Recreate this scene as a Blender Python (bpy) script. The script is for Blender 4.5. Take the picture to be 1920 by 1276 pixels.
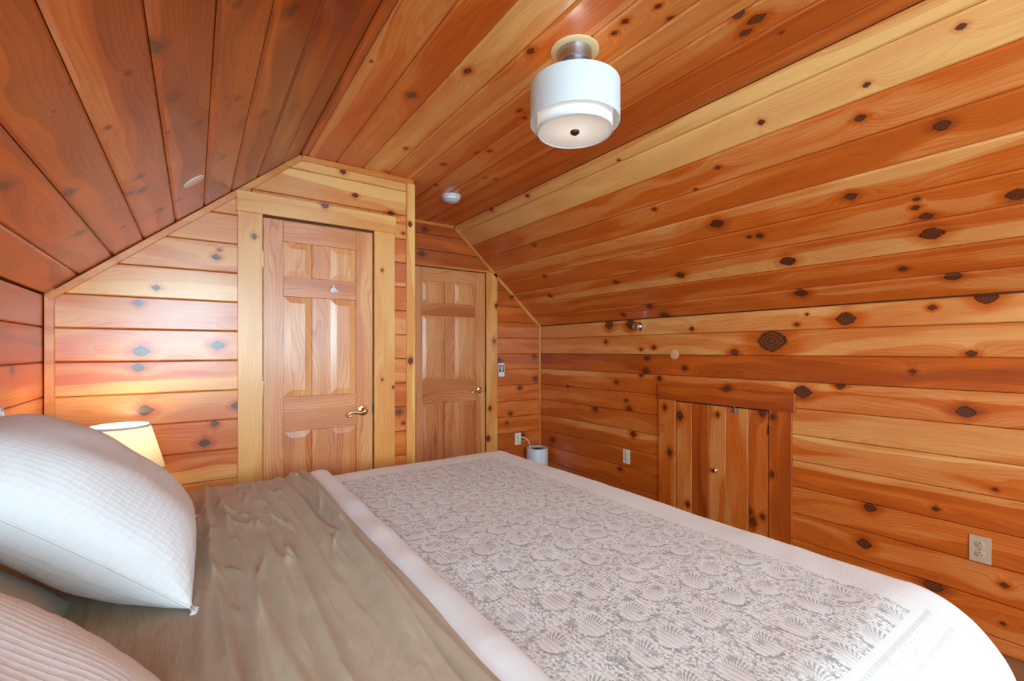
import bpy, bmesh, math, random
from mathutils import Vector, noise as mn

for o in list(bpy.data.objects):
    bpy.data.objects.remove(o, do_unlink=True)
S = bpy.context.scene
COL = S.collection
random.seed(7)

# ------------------------------------------------------------------ camera
CX, HY, FPX = 960.0, 657.0, 860.0
YAW = math.radians(34.7)
CZ = 1.31
cd = bpy.data.cameras.new('camera')
cd.sensor_width = 36.0
cd.lens = FPX / 1920 * 36
cd.shift_y = (HY - 638) / 1920
cd.clip_start = 0.02
cam = bpy.data.objects.new('camera', cd)
cam.location = (0, 0, CZ)
cam.rotation_euler = (math.pi / 2, 0, -YAW)
COL.objects.link(cam)
S.camera = cam

# ------------------------------------------------------------------ light and exposure
S.view_settings.view_transform = 'Standard'
S.view_settings.look = 'None'
S.view_settings.gamma = 1.0
S.view_settings.use_curve_mapping = False
S.view_settings.exposure = 0.90

W = bpy.data.worlds.new('sky'); S.world = W; W.use_nodes = True
bg = W.node_tree.nodes['Background']
bg.inputs[0].default_value = (0.58, 0.84, 1.0, 1)
bg.inputs[1].default_value = 1.0

YN = -2.10           # gable wall behind the camera
XDL, YDM = -1.75, -0.15     # invented dormer, unseen on the left behind the camera: side wall, return wall
WIN = [(-1.50, 0.42, 1.08, 2.28), (0.80, 1.90, 0.95, 2.15)]   # openings of invented windows, placed to supply daylight: x0,x1,z0,z1

def area(name, loc, rot, sx, sy, power, color):
    l = bpy.data.lights.new(name, 'AREA'); l.shape = 'RECTANGLE'
    l.size = sx; l.size_y = sy; l.energy = power; l.color = color
    o = bpy.data.objects.new(name, l); o.location = loc; o.rotation_euler = rot
    COL.objects.link(o); return o
for i, (x0, x1, z0, z1) in enumerate(WIN):  # area lights added as daylight outside the invented windows
    area('daylight_area', ((x0 + x1) / 2, YN - 0.16, (z0 + z1) / 2), (math.radians(90), 0, 0),
         x1 - x0 - .02, z1 - z0 - .02, (122, 34)[i], (0.54, 0.85, 1.0))

# ------------------------------------------------------------------ room measures
YC, YD = 2.806, 3.628            # closet front, recess wall
XR, XL = 2.858, -0.54            # knee walls
ZF, ZK = 2.41, 1.555             # flat ceiling, knee wall top
BL, BR = 0.488, 1.89             # ceiling breaks
XJ = 1.169                       # closet outer corner
V = Vector

# ------------------------------------------------------------------ node helper
class NB:
    def __init__(s, name):
        s.m = bpy.data.materials.new(name); s.m.use_nodes = True
        s.t = s.m.node_tree; s.t.nodes.clear()
    def set(s, sock, v):
        if v is None: return
        if isinstance(v, bpy.types.NodeSocket): s.t.links.new(v, sock)
        elif isinstance(v, (tuple, list)):
            n = len(sock.default_value)
            v = tuple(v) + (1,) * (n - len(v)) if n > len(v) else tuple(v)[:n]
            sock.default_value = v
        else:
            try: sock.default_value = v
            except TypeError: sock.default_value = (v,) * len(sock.default_value)
    def n(s, typ, ins=None, **props):
        nd = s.t.nodes.new('ShaderNode' + typ)
        for k, v in props.items(): setattr(nd, k, v)
        for k, v in (ins or {}).items(): s.set(nd.inputs[k], v)
        return nd
    def ma(s, op, a, b=None, c=None, clamp=False):
        nd = s.t.nodes.new('ShaderNodeMath'); nd.operation = op; nd.use_clamp = clamp
        for i, v in enumerate((a, b, c)): s.set(nd.inputs[i], v)
        return nd.outputs[0]
    def vm(s, op, a, b=None, out=0):
        nd = s.t.nodes.new('ShaderNodeVectorMath'); nd.operation = op
        s.set(nd.inputs[0], a)
        if b is not None: s.set(nd.inputs[1], b)
        return nd.outputs[out]
    def ss(s, x, a, b, o0=0.0, o1=1.0):
        nd = s.n('MapRange', {'Value': x, 'From Min': a, 'From Max': b, 'To Min': o0, 'To Max': o1}, interpolation_type='SMOOTHSTEP')
        return nd.outputs[0]
    def mix(s, f, a, b, blend='MIX'):
        nd = s.t.nodes.new('ShaderNodeMix'); nd.data_type = 'RGBA'; nd.blend_type = blend
        s.set(nd.inputs[0], f); s.set(nd.inputs[6], a); s.set(nd.inputs[7], b)
        return nd.outputs[2]
    def xyz(s, x, y, z=0.0):
        return s.n('CombineXYZ', {0: x, 1: y, 2: z}).outputs[0]
    def sep(s, v):
        return s.n('SeparateXYZ', {0: v}).outputs
    def noise(s, vec, scale=1.0, detail=2.0, rough=0.5, dist=0.0):
        return s.n('TexNoise', {'Vector': vec, 'Scale': scale, 'Detail': detail, 'Roughness': rough, 'Distortion': dist}).outputs[0]
    def ramp(s, f, stops):
        nd = s.t.nodes.new('ShaderNodeValToRGB'); cr = nd.color_ramp
        while len(cr.elements) < len(stops): cr.elements.new(0.5)
        for e, (p, c) in zip(cr.elements, stops): e.position = p; e.color = tuple(c) + (1,)
        s.set(nd.inputs[0], f); return nd.outputs[0]
    def bsdf(s, color, rough=0.5, normal=None, metal=0.0, **kw):
        ins = {'Base Color': color, 'Roughness': rough, 'Metallic': metal}
        if normal is not None: ins['Normal'] = normal
        ins.update(kw)
        b = s.n('BsdfPrincipled', ins)
        o = s.n('OutputMaterial'); s.t.links.new(b.outputs[0], o.inputs[0]); return b
    def bump(s, h, strength=0.3, dist=0.002):
        return s.n('Bump', {'Height': h, 'Strength': strength, 'Distance': dist}).outputs[0]

NK = 9
def wood(name, dark, mid, light, line=0.12, lfreq=70.0, rough=0.36, coat=0.55, nk=NK):
    b = NB(name)
    uv = b.n('UVMap', uv_map='UVMap').outputs[0]
    u, v, _ = b.sep(uv)
    at = lambda nm: b.n('Attribute', attribute_type='OBJECT', attribute_name=nm)
    seed = at('seed').outputs['Fac']; tone = at('tone').outputs['Fac']; sap = at('sap').outputs['Vector']
    # distance to the nearest knot, in knot radii
    wob = b.noise(b.xyz(b.ma('MULTIPLY', u, 55), b.ma('MULTIPLY', v, 85), seed), 1.0, 2.0)
    dm = None
    for i in range(nk):
        k = at('k%d' % i).outputs['Vector']
        kx, ky, kr = b.sep(k)
        dx = b.ma('MULTIPLY', b.ma('SUBTRACT', u, kx), 0.74)
        dy = b.ma('SUBTRACT', v, ky)
        dl = b.vm('LENGTH', b.xyz(dx, dy), out=1)
        d = b.ma('DIVIDE', b.ma('MULTIPLY_ADD', b.ma('ADD', b.ma('ABSOLUTE', dx), b.ma('ABSOLUTE', dy)), 0.42, b.ma('MULTIPLY', dl, 0.58)), kr)
        dm = d if dm is None else b.ma('MINIMUM', dm, d)
    d = b.ma('ADD', dm, b.ma('MULTIPLY', b.ma('SUBTRACT', wob, 0.5), 0.55))
    # growth field: bends round knots
    slow = b.noise(b.xyz(b.ma('MULTIPLY', u, 1.1), b.ma('MULTIPLY', v, 5.0), seed), 1.0, 2.0, 0.45)
    med = b.noise(b.xyz(b.ma('MULTIPLY', u, 3.5), b.ma('MULTIPLY', v, 14.0), seed), 1.0, 2.0, 0.5)
    kb = b.ma('DIVIDE', 1.0, b.ma('ADD', 1.0, b.ma('MULTIPLY', b.ma('MULTIPLY', dm, dm), 0.16)))
    field = b.ma('ADD', b.ma('ADD', v, b.ma('MULTIPLY', slow, 0.26)), b.ma('ADD', b.ma('MULTIPLY', kb, 0.055), b.ma('MULTIPLY', med, 0.022)))
    ring = b.ma('FRACT', b.ma('MULTIPLY', field, lfreq))
    late = b.ma('POWER', ring, 3.0)
    fine = b.noise(b.xyz(b.ma('MULTIPLY', u, 5.0), b.ma('MULTIPLY', v, 170.0), seed), 1.0, 3.0, 0.6)
    # heartwood and sapwood patches with curved borders
    pa = b.noise(b.xyz(b.ma('MULTIPLY', u, 0.75), b.ma('MULTIPLY', field, 9.0), b.ma('ADD', seed, 9.3)), 1.0, 1.0, 0.4)
    patch = b.ss(pa, 0.47, 0.57, -0.5, 0.5)
    sx, sy, sz = b.sep(sap)      # sap: border position, softness sign, strength
    sb = b.ma('MULTIPLY', b.ma('SUBTRACT', b.ma('ADD', v, b.ma('MULTIPLY', b.ma('SUBTRACT', slow, 0.5), 0.16)), sx), sy)
    sapm = b.ma('MULTIPLY', b.ss(sb, -0.004, 0.004), sz)
    t = b.ma('ADD', 0.5, b.ma('MULTIPLY', tone, 0.50))
    t = b.ma('ADD', t, b.ma('MULTIPLY', patch, 0.17))
    t = b.ma('ADD', t, b.ma('MULTIPLY', b.ma('SUBTRACT', med, 0.5), 0.30))
    t = b.ma('ADD', t, sapm)
    t = b.ma('SUBTRACT', t, b.ma('MULTIPLY', late, line))
    t = b.ma('ADD', t, b.ma('MULTIPLY', b.ma('SUBTRACT', fine, 0.5), 0.20))
    halo = b.ss(d, 0.9, 3.0, 0.26, 0.0)
    t = b.ma('SUBTRACT', t, halo, clamp=True)
    col = b.ramp(t, [(0.0, dark), (0.46, mid), (1.0, light)])
    # the knots themselves
    kin = b.ma('FRACT', b.ma('MULTIPLY', b.ma('ADD', dm, b.ma('MULTIPLY', wob, 0.25)), 3.2))
    kcol = b.mix(b.ss(kin, 0.2, 0.9), (0.060, 0.014, 0.005), (0.22, 0.055, 0.015))
    rim = b.mix(b.ss(d, 0.78, 1.0), kcol, (0.028, 0.008, 0.004))
    col = b.mix(b.ss(d, 0.90, 1.22, 1.0, 0.0), col, rim)
    h = b.ma('MULTIPLY', fine, 0.6)
    big = b.noise(b.xyz(b.ma('MULTIPLY', u, 4.0), b.ma('MULTIPLY', v, 16.0), seed), 1.0, 1.0)
    nrm = b.n('Bump', {'Height': b.ma('ADD', b.ma('MULTIPLY', h, 0.05), big), 'Strength': 0.22, 'Distance': 0.003}).outputs[0]
    rg = b.ma('ADD', rough, b.ma('MULTIPLY', b.ma('SUBTRACT', fine, 0.5), 0.10))
    b.bsdf(col, rg, nrm, **{'Coat Weight': coat, 'Coat Roughness': 0.20, 'Coat IOR': 1.5, 'Specular IOR Level': 0.5})
    return b.m

PINE = wood('pine_varnished', (0.26, 0.030, 0.003), (0.68, 0.138, 0.011), (0.96, 0.54, 0.175))
FIR = wood('fir_door', (0.42, 0.080, 0.016), (0.70, 0.225, 0.066), (0.92, 0.46, 0.18), line=0.36, lfreq=62.0, rough=0.42, coat=0.5, nk=1)
TRIMW = wood('pine_trim', (0.46, 0.085, 0.010), (0.74, 0.225, 0.035), (0.94, 0.52, 0.16), line=0.10, nk=4)

def plain(name, color, rough=0.5, metal=0.0, var=0.04, scale=30.0, bump=0.0, **kw):
    b = NB(name)
    tc = b.n('TexCoord').outputs['Object']
    f = b.noise(tc, scale, 3.0)
    lo = tuple(c * (1 - var) for c in color); hi = tuple(min(1, c * (1 + var)) for c in color)
    nrm = b.bump(f, bump, 0.001) if bump else None
    b.bsdf(b.mix(f, lo, hi), rough, nrm, metal, **kw)
    return b.m
BRASS = plain('brass_polished', (0.83, 0.66, 0.36), 0.18, 1.0)
NICKEL = plain('brushed_nickel', (0.46, 0.49, 0.54), 0.32, 1.0)
CHROME = plain('chrome', (0.80, 0.81, 0.84), 0.12, 1.0)
DARKM = plain('dark_bronze', (0.06, 0.05, 0.05), 0.4, 0.8)
WHITEP = plain('white_plastic', (0.86, 0.87, 0.88), 0.35)
IVORYP = plain('ivory_plastic', (0.84, 0.74, 0.60), 0.4)
BEIGEP = plain('beige_plastic', (0.60, 0.44, 0.30), 0.4)
BLACKP = plain('black_plastic', (0.02, 0.02, 0.025), 0.5)
GREYP = plain('grey_plastic', (0.42, 0.45, 0.52), 0.5)
SUBST = plain('backing_board', (0.16, 0.06, 0.02), 0.8)
PALEW = plain('bare_pine', (0.85, 0.48, 0.22), 0.55, var=0.1, scale=60)
WPAINT = plain('white_paint', (0.92, 0.92, 0.92), 0.6)

# ------------------------------------------------------------------ object helpers
def tag(o, label=None, cat=None, group=None, kind=None):
    if label: o['label'] = label
    if cat: o['category'] = cat
    if group: o['group'] = group
    if kind: o['kind'] = kind
    return o
def link(name, me, mat=None, parent=None, smooth=False):
    o = bpy.data.objects.new(name, me); COL.objects.link(o)
    if mat and not me.materials: me.materials.append(mat)
    if parent:
        o.parent = parent
        if parent.type == 'EMPTY': o.matrix_parent_inverse = parent.matrix_basis.inverted()
    if smooth:
        for p in me.polygons: p.use_smooth = True
    return o
def from_bm(name, bm, mat, parent=None, smooth=False, angle=None):
    bmesh.ops.recalc_face_normals(bm, faces=bm.faces)
    me = bpy.data.meshes.new(name); bm.to_mesh(me); bm.free()
    o = link(name, me, mat, parent, smooth)
    if angle is not None:
        me.set_sharp_from_angle(angle=math.radians(angle))
    return o
def empty(name, loc=(0, 0, 0)):
    o = bpy.data.objects.new(name, None); o.location = loc; o.empty_display_size = 0.05
    COL.objects.link(o); return o
def bm_box(bm, lo, hi, bev=0.0):
    r = bmesh.ops.create_cube(bm, size=1.0)
    vs = r['verts']
    for v in vs:
        v.co = V([lo[i] + (hi[i] - lo[i]) * (v.co[i] + .5) for i in range(3)])
    if bev:
        es = list({e for v in vs for e in v.link_edges})
        bmesh.ops.bevel(bm, geom=es, offset=bev, segments=2, profile=0.6, affect='EDGES')
def box(name, lo, hi, mat, parent=None, bev=0.0):
    bm = bmesh.new(); bm_box(bm, lo, hi, bev); return from_bm(name, bm, mat, parent)
def bm_lathe(bm, prof, c=(0, 0, 0), axis=(0, 0, 1), seg=32):
    """prof: (radius, height) list"""
    ax = V(axis).normalized()
    e1 = ax.orthogonal().normalized(); e2 = ax.cross(e1)
    rings = []
    for r, h in prof:
        if r < 1e-6: rings.append([bm.verts.new(V(c) + ax * h)])
        else: rings.append([bm.verts.new(V(c) + ax * h + (e1 * math.cos(2 * math.pi * k / seg) + e2 * math.sin(2 * math.pi * k / seg)) * r) for k in range(seg)])
    for a, b in zip(rings, rings[1:]):
        for k in range(seg):
            k2 = (k + 1) % seg
            if len(a) == 1 and len(b) == 1: continue
            if len(a) == 1: bm.faces.new((a[0], b[k], b[k2]))
            elif len(b) == 1: bm.faces.new((a[k], b[0], a[k2]))
            else: bm.faces.new((a[k], b[k], b[k2], a[k2]))
def lathe(name, prof, mat, parent=None, c=(0, 0, 0), axis=(0, 0, 1), seg=32, angle=35):
    bm = bmesh.new(); bm_lathe(bm, prof, c, axis, seg)
    return from_bm(name, bm, mat, parent, True, angle)
def bm_tube(bm, pts, rad, seg=8):
    pts = [V(p) for p in pts]; n = len(pts)
    rads = rad if isinstance(rad, (list, tuple)) else [rad] * n
    rings = []; up = None
    for i, p in enumerate(pts):
        t = (pts[min(i + 1, n - 1)] - pts[max(i - 1, 0)]).normalized()
        if up is None: up = t.orthogonal().normalized()
        e1 = (up - t * up.dot(t)).normalized(); up = e1; e2 = t.cross(e1)
        rings.append([bm.verts.new(p + (e1 * math.cos(2 * math.pi * k / seg) + e2 * math.sin(2 * math.pi * k / seg)) * rads[i]) for k in range(seg)])
    for a, b in zip(rings, rings[1:]):
        for k in range(seg): bm.faces.new((a[k], a[(k + 1) % seg], b[(k + 1) % seg], b[k]))
    bm.faces.new(rings[0]); bm.faces.new(rings[-1])
def spline(pts, sub=6):
    P = [V(p) for p in pts]; out = []
    for i in range(len(P) - 1):
        p0, p1, p2, p3 = P[max(i - 1, 0)], P[i], P[i + 1], P[min(i + 2, len(P) - 1)]
        for k in range(sub):
            t = k / sub
            out.append(0.5 * ((2 * p1) + (p2 - p0) * t + (2 * p0 - 5 * p1 + 4 * p2 - p3) * t * t + (3 * p1 - p0 - 3 * p2 + p3) * t ** 3))
    out.append(P[-1]); return out

# ------------------------------------------------------------------ boarded surfaces
eR = (V((XR, 0, ZK)) - V((BR, 0, ZF))); LR = eR.length; eR.normalize()
eL = (V((XL, 0, ZK)) - V((BL, 0, ZF))); LL = eL.length; eL.normalize()
class Surf:
    def __init__(s, O, a, b, n):
        s.O, s.a, s.b, s.n = V(O), V(a), V(b), V(n); s.knots = []
    def at(s, p, q, h=0.0): return s.O + s.a * p + s.b * q + s.n * h
    def pix(s, u, v):
        """where the sight line of a photo pixel meets this surface"""
        F = V((math.sin(YAW), math.cos(YAW), 0)); R = V((math.cos(YAW), -math.sin(YAW), 0))
        d = F + R * ((u - CX) / FPX) + V((0, 0, 1)) * ((HY - v) / FPX)
        C = V((0, 0, CZ)); t = (s.O - C).dot(s.n) / d.dot(s.n)
        p = C + d * t - s.O
        return p.dot(s.a), p.dot(s.b), t
    def knot(s, lst):
        for u, v, r in lst:
            p, q, t = s.pix(u, v); s.knots.append((p, q, r * 0.86 * t / FPX))
X_, Y_, Z_ = V((1, 0, 0)), V((0, 1, 0)), V((0, 0, 1))
SF = {
    'closet': Surf((0, YC, 0), X_, Z_, -Y_), 'closet_v': Surf((0, YC, 0), Z_, X_, -Y_),
    'recess': Surf((0, YD, 0), X_, Z_, -Y_), 'recess_v': Surf((0, YD, 0), Z_, X_, -Y_),
    'right': Surf((XR, 0, 0), Y_, Z_, -X_), 'right_v': Surf((XR, 0, 0), Z_, Y_, -X_),
    'left': Surf((XL, 0, 0), Y_, Z_, X_),
    'jog': Surf((XJ, 0, 0), Y_, Z_, X_),
    'near': Surf((0, YN, 0), X_, Z_, Y_),
    'flat': Surf((0, 0, ZF), Y_, X_, -Z_),
    'slope_r': Surf((BR, 0, ZF), Y_, eR, V((eR.z, 0, -eR.x))),
    'slope_l': Surf((BL, 0, ZF), Y_, eL, V((-eL.z, 0, eL.x))),
}
SF['slope_r'].knot([(1666, 30, 13), (1802, 50, 7), (1625, 159, 6), (1427, 229, 6), (1613, 221, 8), (1766, 235, 11), (1595, 368, 9), (1344, 419, 11),
    (1719, 373, 5), (1717, 389, 6), (1737, 405, 9), (1908, 364, 14), (1747, 438, 16), (1477, 489, 12), (1276, 516, 8), (1155, 529, 5), (1787, 518, 11),
    (1502, 549, 10), (1693, 504, 6), (1425, 442, 6), (1405, 444, 4), (1227, 392, 4), (1304, 355, 3), (1346, 314, 4), (989, 367, 4), (921, 393, 4),
    (1002, 460, 4), (1021, 518, 4), (1032, 554, 5), (1169, 590, 5), (1218, 574, 5), (1247, 591, 8), (1160, 300, 3)])
SF['flat'].knot([(1418, 36, 14), (1398, 61, 10), (1385, 29, 10), (1257, 35, 6), (1234, 12, 6), (1466, 61, 4), (772, 178, 9), (877, 133, 8), (995, 96, 8),
    (761, 278, 5), (724, 321, 4), (696, 115, 4), (974, 207, 4), (984, 221, 4), (918, 283, 5), (895, 286, 4), (930, 336, 4), (910, 333, 4), (831, 308, 5),
    (818, 347, 4), (1125, 320, 4), (1151, 158, 3), (1172, 40, 7), (1152, 62, 6)])
SF['slope_l'].knot([(290, 90, 17), (325, 182, 12), (374, 231, 9), (203, 239, 6), (240, 137, 6), (549, 19, 14), (448, 8, 8), (546, 203, 9), (496, 213, 8),
    (446, 184, 5), (419, 293, 4), (366, 315, 5), (264, 330, 7), (267, 356, 8), (243, 363, 9), (130, 360, 10), (150, 436, 10), (231, 425, 5), (335, 375, 6),
    (100, 209, 4), (4, 350, 14), (134, 156, 4), (315, 249, 4), (505, 235, 5), (300, 393, 7)])
SF['closet'].knot([(293, 539, 6), (259, 568, 7), (408, 647, 9), (265, 658, 11), (259, 689, 8), (272, 769, 11), (443, 760, 7), (403, 794, 6), (384, 830, 8),
    (406, 482, 6), (412, 469, 3), (643, 322, 5), (666, 366, 5), (608, 387, 6), (733, 399, 5), (756, 437, 3), (748, 772, 5), (756, 793, 3)])
SF['closet_v'].knot([(476, 444, 5), (715, 507, 3), (715, 711, 2.5), (767, 421, 5), (768, 676, 6), (736, 725, 3)])
SF['left'].knot([(23, 693, 8)])
SF['recess'].knot([(936, 675, 4), (1002, 667, 4), (1004, 709, 5), (975, 727, 4), (950, 792, 3), (980, 816, 4), (957, 775, 4), (791, 475, 5), (797, 430, 4), (959, 556, 3), (950, 520, 3)])
SF['recess_v'].knot([(917, 765, 4), (914, 821, 5), (925, 639, 4), (929, 573, 4)])
SF['right'].knot([(1142, 609, 9), (1182, 607, 10), (1297, 616, 5), (1136, 641, 4), (1226, 651, 4), (1202, 655, 3), (1377, 660, 7), (1447, 639, 23), (1213, 671, 4),
    (1284, 690, 5), (1211, 696, 5), (1236, 709, 5), (1202, 703, 4), (1156, 716, 4), (1064, 724, 3), (1364, 727, 6), (1505, 734, 13), (1174, 750, 4), (1179, 766, 6),
    (1116, 766, 6), (1187, 814, 6), (1036, 825, 5), (1163, 879, 4), (1575, 723, 7), (1811, 772, 12), (1711, 696, 5), (1821, 662, 7), (1586, 597, 14), (1748, 576, 6),
    (1850, 557, 14), (1494, 608, 4), (1513, 589, 3), (1631, 951, 9), (1755, 954, 5), (1866, 917, 4), (1620, 1019, 10), (1750, 1098, 12), (1883, 1097, 6), (1881, 1169, 4)])
SF['right_v'].knot([(1249, 763, 5), (1258, 847, 6), (1276, 779, 8), (1347, 777, 4), (1430, 773, 7), (1451, 781, 5), (1450, 888, 5), (1413, 978, 7), (1431, 968, 5),
    (1407, 958, 5), (1291, 945, 5)])

def clip(poly, n, c):
    """keep the part of a 2-D polygon with n.p <= c"""
    out = []
    for i, p in enumerate(poly):
        q = poly[(i + 1) % len(poly)]
        dp = n[0] * p[0] + n[1] * p[1] - c; dq = n[0] * q[0] + n[1] * q[1] - c
        if dp <= 0: out.append(p)
        if dp * dq < 0:
            t = dp / (dp - dq); out.append((p[0] + (q[0] - p[0]) * t, p[1] + (q[1] - p[1]) * t))
    return out
def inset(poly, c):
    n = len(poly); L = []
    ar = sum(poly[i][0] * poly[(i + 1) % n][1] - poly[(i + 1) % n][0] * poly[i][1] for i in range(n))
    sg = 1 if ar > 0 else -1
    for i in range(n):
        p, q = poly[i], poly[(i + 1) % n]
        dx, dy = q[0] - p[0], q[1] - p[1]; l = math.hypot(dx, dy) or 1e-9
        nx, ny = -dy / l * sg, dx / l * sg
        L.append((nx, ny, nx * (p[0] + nx * c) + ny * (p[1] + ny * c)))
    out = []
    for i in range(n):
        a, b = L[i - 1], L[i]; det = a[0] * b[1] - a[1] * b[0]
        if abs(det) < 1e-6: out.append(poly[i]); continue
        out.append(((a[2] * b[1] - a[1] * b[2]) / det, (a[0] * b[2] - a[2] * b[0]) / det))
    return out
def setwood(o, knots=(), tone=0.0, sap=None, seed=None):
    o['seed'] = float(seed if seed is not None else random.uniform(0, 80))
    o['tone'] = float(tone)
    o['sap'] = [float(x) for x in (sap or (9.0, 1.0, 0.0))]
    ks = sorted(knots, key=lambda k: -k[2])[:NK]
    for i in range(NK):
        o['k%d' % i] = [float(x) for x in (ks[i] if i < len(ks) else (-60.0, 0.0, 1.0))]
def board(name, sf, poly, parent, tone=0.0, sap=None, th=0.018, proud=0.0, cham=0.005, gap=0.0012, mat=None, seed=None, cdep=None):
    """a real board lying on a surface; poly in (along, across) metres, convex"""
    s = SF[sf] if isinstance(sf, str) else sf
    if len(poly) < 3: return None
    base = inset(poly, gap); top = inset(poly, gap + cham)
    q0 = min(p[1] for p in poly); q1 = max(p[1] for p in poly); p0 = min(p[0] for p in poly); p1 = max(p[0] for p in poly)
    cdep = cham if cdep is None else cdep
    bm = bmesh.new(); uvl = bm.loops.layers.uv.new('UVMap')
    n = len(base); vs = []; co = []
    for lay, h in ((base, proud - th), (base, proud - cdep), (top, proud)):
        for p in lay: vs.append(bm.verts.new(s.at(p[0], p[1], h))); co.append((p[0], p[1] - q0))
    idx = {v: i for i, v in enumerate(vs)}
    fs = [vs[0:n], vs[2 * n:3 * n]]
    for l in (0, 1):
        for i in range(n):
            j = (i + 1) % n
            fs.append([vs[l * n + i], vs[l * n + j], vs[(l + 1) * n + j], vs[(l + 1) * n + i]])
    for f in fs:
        fc = bm.faces.new(f)
        for lp in fc.loops: lp[uvl].uv = co[idx[lp.vert]]
    o = from_bm(name, bm, mat or PINE, parent)
    ks = [(k[0], k[1] - q0, k[2]) for k in s.knots if p0 - .02 < k[0] < p1 + .02 and q0 - .004 < k[1] < q1 + .004]
    setwood(o, ks, tone, sap, seed)
    return o
def rect(p0, p1, q0, q1): return [(p0, q0), (p1, q0), (p1, q1), (p0, q1)]
def T(*v): return list(v)

# ---- floor and shells
def prism(name, pts, y0, y1, mat, label, cat, kind='structure'):
    """closed prism: profile in X-Z, run along Y"""
    bm = bmesh.new()
    a = [bm.verts.new((x, y0, z)) for x, z in pts]; b = [bm.verts.new((x, y1, z)) for x, z in pts]
    n = len(pts); bm.faces.new(a); bm.faces.new(b)
    for i in range(n): bm.faces.new((a[i], a[(i + 1) % n], b[(i + 1) % n], b[i]))
    return tag(from_bm(name, bm, mat), label, cat, kind=kind)
floor = tag(box('floor', (XDL - .1, YN - .12, -0.1), (XR + .1, YD + .12, 0.0), plain('brown_floor', (0.32, 0.17, 0.08), 0.45, var=.15, scale=8)),
            'brown wooden floor under the bed', 'floor', kind='structure')
TH = 0.019
G = 0.20
# ceiling shell: one folded slab behind the boards
nR, nL = SF['slope_r'].n, SF['slope_l'].n
oL = V((XL, 0, ZK)) - nL * TH; oR = V((XR, 0, ZK)) - nR * TH
ceiling = prism('ceiling', [(XL - .3, ZK - .25 + TH), (BL - .008, ZF + TH), (BR + .008, ZF + TH), (XR + .3, ZK - .265 + TH),
                            (XR + .3, ZF + .3), (XL - .3, ZF + .3)], YDM, YD + .12, SUBST,
                'boarded attic ceiling with two slopes and a flat middle of varnished knotty pine', 'ceiling')
added_dormer_ceiling = prism('ceiling_added_dormer', [(XDL - .1, ZF + TH), (BR + .008, ZF + TH), (XR + .3, ZK - .265 + TH), (XR + .3, ZF + .3), (XDL - .1, ZF + .3)],
                       YN - .12, YDM, plain('pine_ceiling', (0.58, 0.13, 0.02), 0.4, var=.2, scale=6), 'pine ceiling of the added, unseen window dormer', 'ceiling')  # unseen dormer, made up so its wide window glares on the boards
PLAINW = plain('pine_wall', (0.58, 0.14, 0.025), 0.4, var=.2, scale=6)
prism('wall_added_dormer_return', [(XDL - .1, 0), (XL - .02, 0), (XL - .02, ZK), (BL, ZF + .02), (BL, ZF + .25), (XDL - .1, ZF + .25)], YDM, YDM + .1, PLAINW,
      'pine return wall of the added, unseen window dormer', 'wall')
tag(box('wall_added_dormer_side', (XDL - .1, YN - .1, 0), (XDL, YDM + .05, ZF + .1), PLAINW), 'pine side wall of the added, unseen window dormer', 'wall', kind='structure')
wall_right = tag(box('wall_right', (XR + TH, YN - .12, 0), (XR + .12, YD + .12, ZK + .02), SUBST),
                 'low knee wall of orange pine boards with the small hatch', 'wall', kind='structure')
wall_left = tag(box('wall_left', (XL - .12, YDM, 0), (XL - TH, YD + .12, ZK + .02), SUBST),
                'low knee wall of dark pine boards behind the pillows', 'wall', kind='structure')
wall_recess = tag(box('wall_recess', (XL - .1, YD + TH, 0), (XR + .1, YD + .14, ZF + .1), SUBST),
                  'recessed end wall of red pine boards with the second door', 'wall', kind='structure')
def gable(z_in=0.0):
    return [(XL + z_in, 0), (XJ, 0), (XJ, ZF), (BL, ZF), (XL + z_in, ZK)]
wall_closet = prism('wall_closet', [(XL - .02, 0), (XJ - TH, 0), (XJ - TH, ZF + .01), (BL, ZF + .01), (XL - .02, ZK)], YC + TH, YC + TH + .06, SUBST,
                    'closet front of pale pine boards around the six panel door', 'wall')
wall_jog = tag(box('wall_closet_side', (XJ - .07, YC + TH, 0), (XJ - TH, YD + TH, ZF + .01), SUBST),
               'closet side wall of pine boards facing the recess', 'wall', kind='structure')

# ---- ceiling boards
fl = [BL, .53, .685, .84, .995, 1.15, 1.31, 1.465, 1.62, 1.775, BR]
ftone = [-.35, .15, .0, .5, .2, .12, .2, .18, -.25, -.15, -.25]
fsap = {1: (.035, -1, .25), 3: (.05, 1, .12), 4: (.11, 1, .18), 6: (.10, 1, .15), 8: (.03, 1, .1)}
for i in range(len(fl) - 1):
    ye = YC + .012 if fl[i + 1] < XJ + .02 else YD
    board('plank', 'flat', rect(YN, ye, fl[i], fl[i + 1]), ceiling, ftone[i], fsap.get(i), cham=.009, cdep=.006)
sr = [0, .08, .235, .39, .545, .695, .845, 1.0, 1.15, LR]
stone_ = [.45, .95, .05, -.05, .15, .08, .0, -.05, -.12]
ssap = {0: (.03, 1, .25), 4: (.06, -1, .15), 6: (.09, 1, .2), 8: (.05, 1, .12)}
for i in range(len(sr) - 1):
    board('plank', 'slope_r', rect(YN, YD, sr[i], sr[i + 1]), ceiling, stone_[i], ssap.get(i), cham=.009, cdep=.006)
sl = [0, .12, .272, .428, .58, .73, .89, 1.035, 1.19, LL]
ltone = [-.8, -.8, -.72, -.62, -.62, -.45, -.3, -.25, -.45]  # left slope boards toned darker, painting in their weaker light
lsap = {2: (.11, 1, .2), 3: (.125, 1, .25), 4: (.12, 1, .22), 5: (.11, 1, .2)}
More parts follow.
